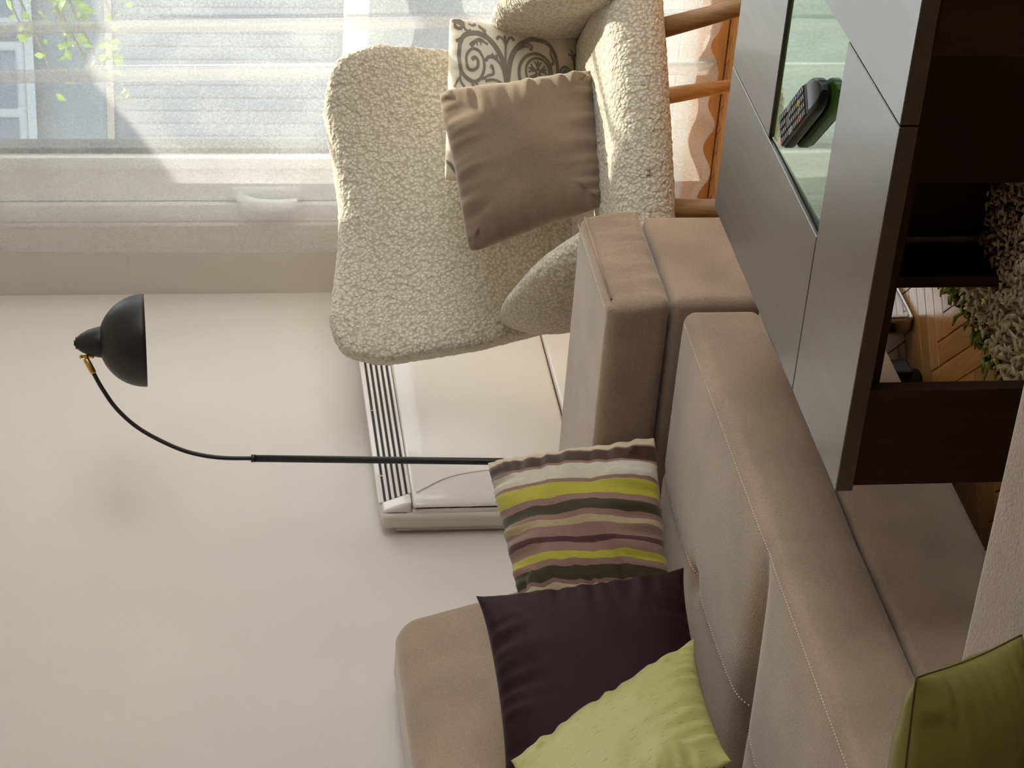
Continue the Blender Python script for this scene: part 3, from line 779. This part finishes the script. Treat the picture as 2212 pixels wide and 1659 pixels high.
# chrome leg under the arm and castor of the pull-out
lg = link('leg', softbox_mesh('leg', (3.585, 2.205, 0.0), (3.80, 2.247, 0.088), 0.010, (10, 4, 6)), 'chrome', sofa)
link('leg_rim', tube_mesh('leg_rim', catmull([(3.79, 2.2035, 0.006), (3.60, 2.2035, 0.006), (3.587, 2.2035, 0.016), (3.585, 2.2035, 0.085)], 6), 0.0026, 8), 'heater', lg)
box('leg', 2.10, 2.16, FY+0.03, FY+0.09, 0, 0.086, 'rubber', sofa, 0.004)
for lx, ly in ((1.2, 0.82), (1.98, 0.82), (1.2, 2.95), (3.9, 2.98), (3.9, 2.3), (2.9, 2.98)): box('leg', lx, lx+0.05, ly, ly+0.05, 0, 0.101 if lx < 2.0 else 0.086, 'rubber', sofa, 0.004)
cw = link('castor', lathe_mesh('castor', [(0.0, -0.012), (0.017, -0.012), (0.021, -0.008), (0.0215, 0.0), (0.021, 0.008), (0.017, 0.012), (0.0, 0.012)], (3.495, 2.285, 0.0215), (0.85, 0.52, 0), 36), 'rubber', sofa)
box('castor_bracket', 3.485, 3.53, 2.262, 2.318, 0.022, 0.088, 'rubber', cw, 0.004)

# ------------------------------------------------------------------ boucle armchair
CO = Vector((4.28, 2.13, 0)); CR = Vector((0.69, -0.72, 0)).normalized(); CB = Vector((-CR.y, CR.x, 0))
def cl(r, b, z): return np.array(CO+CR*r+CB*b+Vector((0, 0, z)))
chair = empty('armchair', tuple(cl(0, 0.3, 0)), 'cream boucle lounge armchair with oak legs in the window corner', 'armchair')
tex = bpy.data.textures.new('boucle_curls', 'VORONOI'); tex.noise_scale = 0.0102; tex.distance_metric = 'DISTANCE'; tex.noise_intensity = 1.0
tex2 = bpy.data.textures.new('boucle_lumps', 'CLOUDS'); tex2.noise_scale = 0.02
def fuzzy(o):
    for t_, s_ in ((tex, -0.0034), (tex2, 0.003)):
        m = o.modifiers.new('curls', 'DISPLACE'); m.texture = t_; m.strength = s_; m.texture_coords = 'LOCAL'; m.mid_level = 0.5
    return o
def chair_map(p): return np.array([cl(*v) for v in p])
def spow(x, p): return max(0.0, 1-abs(x)**p)**(1.0/p)
# back
nS, nT = 200, 190
zs_ = [0.34, 0.47, 0.54, 0.70, 0.90, 1.0, 1.06]; hw_ = [0.275, 0.298, 0.315, 0.352, 0.378, 0.375, 0.372]
def ztop(s): return 1.0+0.034*min(1, abs(s)/0.72)**1.6
bv = []; ids = {}
ss = np.sin(np.linspace(-1, 1, nS+1)*math.pi/2)*0.55+np.linspace(-1, 1, nS+1)*0.45
tt = (1-np.cos(np.linspace(0, 1, nT+1)*math.pi))/2*0.55+np.linspace(0, 1, nT+1)*0.45
for side in (1, -1):
    for i, s in enumerate(ss):
        for j, t in enumerate(tt):
            if side == -1 and (i in (0, nS) or j in (0, nT)): ids[(side, i, j)] = ids[(1, i, j)]; continue
            y_ = 2*t-1
            corner = 1-0.10*max(0, t-0.86)/0.14*abs(s)**6
            z = 0.34+(ztop(s)-0.34)*t-0.035*(abs(s)**7)*max(0, (t-0.7)/0.3)
            r = s*np.interp(z, zs_, hw_)*(1-0.06*max(0, (t-0.8)/0.2)**2)
            b = 0.56+0.13*((z-0.34)/0.7)-0.085*abs(s)**2.6*(0.4+0.6*min(1, t*1.4))
            th = 0.075*spow(s, 5.0)*spow(y_, 5.0)
            ids[(side, i, j)] = len(bv); bv.append(cl(r-0.03, b-side*th, z+0.006))
bf = []
for side in (1, -1):
    for i in range(nS):
        for j in range(nT):
            f = [ids[(side, i, j)], ids[(side, i+1, j)], ids[(side, i+1, j+1)], ids[(side, i, j+1)]]; bf.append(f if side == 1 else f[::-1])
fuzzy(link('backrest', mesh('backrest', bv, bf), 'boucle', chair))
def seat_def(p):
    q = p.copy(); q[:, 2] += 0.012*(1-np.abs(p[:, 0]/0.34)**3)*np.clip((p[:, 2]-0.44)/0.06, 0, 1)
    q[:, 1] -= 0.022*(1-np.abs(p[:, 0]/0.34)**2)*np.clip((0.1-p[:, 1])/0.16, 0, 1)
    return chair_map(q)
fuzzy(link('seat', softbox_mesh('seat', (-0.335, -0.05, 0.352), (0.335, 0.58, 0.474), 0.06, (150, 130, 26), seat_def), 'boucle', chair))
for sgn in (-1, 1):
    path = [(0.235, -0.055, 0.468), (0.250, -0.035, 0.476), (0.272, 0.03, 0.503), (0.296, 0.13, 0.530), (0.312, 0.24, 0.543), (0.316, 0.33, 0.547), (0.312, 0.42, 0.545), (0.308, 0.50, 0.54)]
    rad = [0.012, 0.034, 0.046, 0.050, 0.050, 0.048, 0.046, 0.04]; hh = [0.03, 0.056, 0.083, 0.110, 0.122, 0.125, 0.122, 0.115]
    off = -0.012 if sgn < 0 else 0.026
    pp = catmull([cl(sgn*a+off, b, z) for a, b, z in path], 14)
    rr = [float(v[0]) for v in catmull([(a, 0, 0) for a in rad], 14)]; h2 = [float(v[0]) for v in catmull([(a, 0, 0) for a in hh], 14)]
    fuzzy(link('arm', tube_mesh('arm', pp, rr, 110, ry=h2), 'boucle', chair))
for (rt, bt, rb, bb) in ((-0.20, 0.0, -0.212, -0.045), (0.195, 0.02, 0.285, -0.03), (-0.19, 0.50, -0.235, 0.60), (0.183, 0.50, 0.270, 0.575)):
    link('leg', tube_mesh('leg', [cl(rt, bt, 0.39), cl((rt+rb)/2, (bt+bb)/2, 0.2), cl(rb, bb, 0.0)], [0.023, 0.0195, 0.0125], 20), 'oakleg', chair)

# ------------------------------------------------------------------ cushions
def cushion(name, pil, mat, label, seam=None):
    o = link(name, pil.mesh(name), mat, None, label, 'cushion')
    if seam: link('seam', pil.seam('seam', 0.0012), seam, o)
    return o
# on the armchair
pat = Pillow(cl(-0.04, 0.46, 0.48), cl(0.32, 0.37, 0.47), cl(0.352, 0.37, 0.766), cl(-0.025, 0.40, 0.788), 0.11, 0.02, 0.004, 3)
pc = cushion('scroll_print_cushion', pat, 'print', 'off-white cushion with grey scrollwork print tucked behind the taupe cushion on the armchair')
vel = Pillow(cl(-0.152, 0.16, 0.464), cl(0.178, 0.20, 0.460), cl(0.141, 0.25, 0.818), cl(-0.240, 0.24, 0.762), 0.15, 0.05, 0.010, 11, round=0.06)
cushion('velvet_cushion', vel, 'velvet', 'plain taupe velvet cushion leaning on the armchair back', None)
# on the sofa
stp = Pillow((3.278, 2.632, 0.485), (3.552, 2.446, 0.485), (3.754, 2.64, 0.776), (3.359, 2.70, 0.756), 0.12, 0.03, 0.011, 21)
cushion('striped_cushion', stp, 'stripes', 'striped cushion in lime, brown and mauve leaning by the far sofa arm')
pur = Pillow((2.79, 2.61, 0.491), (3.247, 2.536, 0.485), (3.264, 2.60, 0.85), (2.806, 2.645, 0.856), 0.12, 0.05, 0.0045, 31, round=-0.035)
cushion('aubergine_cushion', pur, 'purple', 'dark aubergine silk cushion between the striped and the pale green cushions')
lim = Pillow((2.617, 2.424, 0.545), (3.007, 2.504, 0.515), (2.753, 2.53, 0.859), (2.362, 2.45, 0.889), 0.11, 0.05, 0.006, 41, round=-0.035)
cushion('pale_green_cushion', lim, 'lime', 'pale green slubbed silk cushion leaning on the aubergine cushion')
olv = Pillow((1.70, 1.97, 0.458), (1.925, 1.605, 0.450), (1.775, 1.535, 0.631), (1.57, 1.87, 0.685), 0.12, 0.03, 0.003, 51, round=0.01)
cushion('olive_cushion', olv, 'olive', 'olive satin cushion on the chaise, nearest the camera', 'olivedark')

# scrollwork print on the off-white cushion
pv, pf = [], []
def stroke(pts, w0, w1, per=8):
    ln = [tuple(p) for p in catmull(pts, per)]
    m = len(ln); wd = [w0+(w1-w0)*i/(m-1) for i in range(m)]
    v, f = pat.ribbon(ln, wd); b = len(pv); pv.extend(v); pf.extend([[b+q for q in ff] for ff in f])
def spiral(cx, cy, r0, r1, a0, turns, w0, w1, asp=1.3, sgn=1):
    pts = []
    m = int(14*turns)
    for i in range(m+1):
        t = i/m; a = math.radians(a0)+sgn*t*turns*2*math.pi; r = r0+(r1-r0)*t
        pts.append((cx+r*math.cos(a), cy+r*asp*math.sin(a)))
    stroke(pts, w0, w1, 3)
def sprig(x, y, ang, l, w=0.013):
    for da, k in ((-0.55, 0.75), (0, 1.0), (0.55, 0.75)):
        a = math.radians(ang)+da
        stroke([(x, y), (x+0.5*l*k*math.cos(a-da*0.4), y+0.65*l*k*math.sin(a-da*0.4)), (x+l*k*math.cos(a), y+1.3*l*k*math.sin(a))], w*0.7, w*1.5)
def Zc(zx, zy): return ((385-zy/4.254)/349.0, (1290-(960+zx/4.254))/320.0)
def zs(pts, w0, w1, per=8): stroke([Zc(*p) for p in pts], w0, w1, per)
def zspiral(cx, cy, r0, r1, a0, turns, w0, w1, sgn=1):
    pts = []; m = int(16*turns)
    for i in range(m+1):
        t = i/m; a = math.radians(a0)+sgn*t*turns*2*math.pi; r = r0+(r1-r0)*t
        pts.append(Zc(cx+r*math.cos(a), cy+r*math.sin(a)))
    stroke(pts, w0, w1, 3)
# trunk and the two arching stems
zs([(615, 1000), (610, 900), (608, 760), (600, 620), (555, 500), (480, 385), (400, 315), (300, 290), (190, 315), (140, 400), (130, 520), (150, 640), (210, 715), (290, 745), (350, 700), (380, 620), (370, 530), (330, 460)], 0.042, 0.016)
zs([(330, 460), (270, 440), (215, 480), (200, 550), (215, 620), (265, 640), (310, 610), (315, 550), (285, 520), (255, 545)], 0.016, 0.022)
zs([(612, 760), (625, 640), (655, 500), (720, 390), (800, 330), (900, 290), (1030, 310), (1110, 390), (1150, 500), (1155, 620), (1130, 720), (1060, 800)], 0.040, 0.022)
zs([(600, 560), (597, 470), (600, 380), (592, 290)], 0.012, 0.020)
zs([(600, 400), (575, 330), (535, 305), (510, 335)], 0.010, 0.022)
zs([(600, 400), (625, 330), (660, 300), (690, 330)], 0.010, 0.022)
# flower in its double ring
zspiral(935, 600, 128, 128, 0, 1.0, 0.017, 0.017)
zspiral(930, 610, 205, 150, 120, 0.85, 0.026, 0.014)
for k in range(5):
    a = math.radians(90+72*k)+math.pi
    ca, sa = math.cos(a), math.sin(a)
    zs([(935+20*ca, 600+20*sa), (935+60*ca, 600+60*sa)], 0.018, 0.030)
    for da in (-0.42, 0.0, 0.42):
        zs([(935+52*ca, 600+52*sa), (935+104*math.cos(a+da), 600+104*math.sin(a+da))], 0.026, 0.008)
zspiral(935, 600, 20, 20, 0, 1.0, 0.014, 0.014)
# small spiral by the seat, corner curl, leaves
zspiral(1255, 575, 78, 20, 100, 1.6, 0.015, 0.020)
zs([(1350, 610), (1370, 520), (1340, 400), (1300, 340)], 0.022, 0.012); zs([(1350, 450), (1310, 400), (1275, 395)], 0.008, 0.018); zs([(1355, 440), (1360, 390), (1390, 370)], 0.008, 0.018)
zspiral(125, 215, 62, 14, 200, 1.5, 0.016, 0.024)
zs([(180, 180), (185, 240), (215, 275), (250, 260)], 0.020, 0.010); zs([(230, 200), (270, 215), (305, 200)], 0.010, 0.020)
zs([(440, 340), (400, 290), (365, 240), (335, 225)], 0.022, 0.010); zs([(390, 270), (400, 250), (330, 210)], 0.008, 0.014)
zs([(420, 390), (340, 350), (280, 380), (240, 415)], 0.014, 0.030); zs([(340, 360), (350, 400)], 0.014, 0.008); zs([(300, 370), (310, 410)], 0.014, 0.008)
zs([(590, 700), (560, 590), (500, 520), (430, 505), (390, 545)], 0.016, 0.022); zs([(500, 520), (460, 480), (455, 475)], 0.010, 0.022); zs([(520, 520), (500, 480)], 0.010, 0.020)
zs([(360, 720), (420, 680), (470, 660), (465, 600), (440, 590)], 0.012, 0.024); zs([(600, 780), (540, 730), (470, 715), (390, 730)], 0.010, 0.018)
zs([(760, 340), (830, 340), (875, 370), (860, 410)], 0.012, 0.020); zs([(720, 420), (790, 375), (850, 370)], 0.012, 0.024)
zs([(1080, 360), (1075, 420), (1110, 490), (1075, 520)], 0.010, 0.020)
zs([(140, 660), (150, 740), (190, 800)], 0.010, 0.018); zs([(150, 690), (110, 760), (95, 800)], 0.010, 0.018); zs([(100, 380), (130, 360), (160, 345)], 0.024, 0.010)
zs([(290, 745), (340, 790), (430, 800), (480, 780)], 0.016, 0.010); zs([(260, 760), (300, 810), (330, 860)], 0.016, 0.010)
# mirrored repeat on the half that the taupe cushion hides
zs([(600, 1500), (590, 1300), (480, 1180), (320, 1100), (190, 1130), (140, 1250)], 0.036, 0.016); zspiral(270, 1280, 120, 20, 180, 2.0, 0.016, 0.022); zs([(40, 1460), (90, 1500), (160, 1580)], 0.018, 0.022)
link('printed_scrolls', mesh('printed_scrolls', pv, pf), 'ink', pc, smooth=True)

# ------------------------------------------------------------------ coffee table
tx0, tx1, ty0, ty1, th = 2.613, 3.474, 1.043, 1.903, 0.45
gx0, gx1, gy0, gy1 = 2.882, 3.201, 1.313, 1.630
table = empty('coffee_table', ((tx0+tx1)/2, (ty0+ty1)/2, 0), 'dark wenge square coffee table with a green glass centre', 'coffee table')
g = 0.0013; tk = 0.026
def top_plank(x0, x1, y0, y1, mat): box('top_plank', x0+g, x1-g, y0+g, y1-g, th-tk, th, mat, table, 0.0012, 1)
top_plank(tx0-g, gx0, gy0, ty1+g, 'wengeX')            # near
top_plank(gx0, tx1+g, gy1, ty1+g, 'wengeX')           # left
top_plank(gx1, tx1+g, ty0-g, gy1, 'wengeX')            # far
top_plank(tx0-g, gx1, ty0-g, gy0, 'wengeX')           # right
gi = box('glass_inset', gx0+0.001, gx1-0.001, gy0+0.001, gy1-0.001, th-0.016, th-0.008, 'greenglass', table, 0.001, 1)
for v in gi.data.vertices: v.co.z += 0.003*(v.co.x+wloc(table).x-(gx0+gx1)/2)/0.16
for (a, b, c, d) in ((gx0, gx0+0.003, gy0, gy1), (gx1-0.003, gx1, gy0, gy1), (gx0, gx1, gy0, gy0+0.003), (gx0, gx1, gy1-0.003, gy1)):
    box('glass_rebate', a, b, c, d, th-tk, th-0.0075, 'rubber', table)
box('underframe', tx0+0.03, tx1-0.03, ty0+0.03, ty1-0.03, th-tk-0.022, th-tk, 'wengedark', table)
# the corner legs are broad boards set like a pinwheel
pt = 0.022
lw = 0.165
def board(x0, x1, y0, y1): box('leg_board', x0, x1, y0, y1, 0.0105, th-tk-0.0005, 'wengedark', table, 0.001, 1)
board(tx0+0.006, tx0+0.006+pt, ty1-0.006-lw, ty1-0.006)            # near left, facing the camera
board(tx0+0.006, tx0+0.006+pt, ty0+0.006, ty0+0.006+lw)            # near right
board(tx1-0.006-pt, tx1-0.006, ty1-0.006-lw, ty1-0.006)
board(tx1-0.006-pt, tx1-0.006, ty0+0.006, ty0+0.006+lw)
board(tx1-0.006-0.29, tx1-0.006-pt-0.001, ty1-0.006-pt, ty1-0.006)     # far left return
board(tx1-0.006-0.29, tx1-0.006-pt-0.001, ty0+0.006, ty0+0.006+pt)
def inner(x0, x1, y0, y1): box('inner_board', x0, x1, y0, y1, 0.011, th-tk-0.022, 'wengedark', table, 0.001, 1)
inner(3.285, 3.305, 1.665, 1.86)
inner(3.105, 3.125, 1.08, 1.66)
inner(3.126, 3.305, 1.64, 1.66)

# ------------------------------------------------------------------ remote control on the glass
rem = empty('remote_control', (2.995, 1.475, th-0.008), 'black remote control with coloured keys on the green glass', 'remote control')
ax_l = Vector((-0.18, -0.187, 0)).normalized()     # from the power key end to the maker's end
ax_w = Vector((-ax_l.y, ax_l.x, 0))                # across
ro = Vector((3.092, 1.566, th-0.0065))
def rl(l, w, z): return np.array(ro+ax_l*l+ax_w*w+Vector((0, 0, z)))
RL, RW, RT = 0.205, 0.052, 0.022
def remote_map(p):
    q = p.copy()
    l = q[:, 0]
    end = np.clip((l-(RL-0.05))/0.05, 0, 1); beg = np.clip((0.012-l)/0.012, 0, 1)
    q[:, 1] *= np.sqrt(np.maximum(0.05, 1-end**2.6))*(1-0.10*beg**2)
    q[:, 2] *= 1-0.35*end**2
    q[:, 2] *= 1-0.12*np.abs(q[:, 1]/(RW/2))**2*(q[:, 2] < 0.004)
    return np.array([rl(*v) for v in q])
link('body', softbox_mesh('body', (0, -RW/2, 0.0005), (RL, RW/2, RT), 0.007, (30, 12, 3), remote_map), 'remote', rem)
def rbox(name, l0, l1, w0, w1, z0, z1, mat, parent):
    v = [rl(l, w, z) for z in (z0, z1) for l, w in ((l0, w0), (l1, w0), (l1, w1), (l0, w1))]
    f = [[0, 3, 2, 1], [4, 5, 6, 7], [0, 1, 5, 4], [1, 2, 6, 5], [2, 3, 7, 6], [3, 0, 4, 7]]
    return link(name, mesh(name, v, f), mat, parent, smooth=False)
face = rbox('face_plate', 0.006, 0.158, -RW/2+0.003, RW/2-0.003, RT-0.0005, RT+0.0008, 'remoteface', rem)
cols = [-0.018, -0.006, 0.006, 0.018]
for ri in range(15):
    l0 = 0.010+ri*0.0096
    for ci, w in enumerate(cols):
        if ri in (4, 5) and ci in (1, 2): continue
        mk = 'key'
        if ri == 0 and ci == 0: mk = 'keyred'
        if ri == 0 and ci == 3: mk = 'keygreen'
        if ri == 11: mk = ('keyred', 'keygreen', 'keyyellow', 'keyblue')[ci]
        if ri in (5, 6) and ci in (0, 3): mk = 'keypale'
        k = rbox('key', l0, l0+0.0066, w-0.0047, w+0.0047, RT+0.0008, RT+0.0032, mk, rem)
        if mk == 'key': rbox('key_mark', l0+0.0024, l0+0.0042, w-0.002, w+0.002, RT+0.0032, RT+0.0034, 'keymark', k)
rbox('key', 0.0485, 0.0665, -0.0095, 0.0095, RT+0.0008, RT+0.0030, 'key', rem)

# ------------------------------------------------------------------ shaggy rug
rug = empty('shaggy_rug', (3.1, 1.2, 0), 'cream shaggy rug with a green border and patches under the coffee table', 'rug')
qx0, qx1, qy0, qy1 = 2.30, 4.05, 0.30, 2.035
box('backing', qx0, qx1, qy0, qy1, 0.0005, 0.010, 'rugcream', rug)
sets = {'rugcream': ([], []), 'ruggreen': ([], [])}
step = 0.0125
def strand(x, y, key):
    V_, F_ = sets[key]
    b = len(V_); L_ = random.uniform(0.022, 0.036); a = random.uniform(0, 6.283); lean_ = random.uniform(0.35, 1.0)
    dx, dy = math.cos(a)*lean_, math.sin(a)*lean_; w = random.uniform(0.0036, 0.005); nx, ny = -math.sin(a), math.cos(a)
    P_ = [(x, y, 0.008), (x+dx*L_*0.35, y+dy*L_*0.35, 0.010+L_*0.55), (x+dx*L_, y+dy*L_, 0.010+L_*0.62)]
    rs = (w, w*1.15, w*0.35)
    for (px, py, pz), r in zip(P_, rs):
        for k in range(4):
            c_, s_ = ((1, 0), (0, 1), (-1, 0), (0, -1))[k]
            V_.append((px+nx*r*c_, py+ny*r*c_, pz+r*s_*0.9))
    for i in range(2):
        for k in range(4): F_.append([b+i*4+k, b+i*4+(k+1) % 4, b+i*4+4+(k+1) % 4, b+i*4+4+k])
    F_.append([b+8, b+9, b+10, b+11])
x = qx0+0.005
while x < qx1:
    y = qy0+0.005
    while y < qy1:
        xx, yy = x+random.uniform(-.005, .005), y+random.uniform(-.005, .005)
        edge = min(xx-qx0, qx1-xx, yy-qy0, qy1-yy)
        blob = mnoise.noise(Vector((xx*4.1+1.7, yy*4.1+0.4, 3.0)))
        key = 'ruggreen' if edge < 0.030+0.012*blob or blob > 0.42 else 'rugcream'
        strand(xx, yy, key); y += step
    x += step
for key, (V_, F_) in sets.items():
    link('pile', mesh('pile', V_, F_), key, rug, kind='stuff', label='cream yarn pile' if key == 'rugcream' else 'green yarn pile')
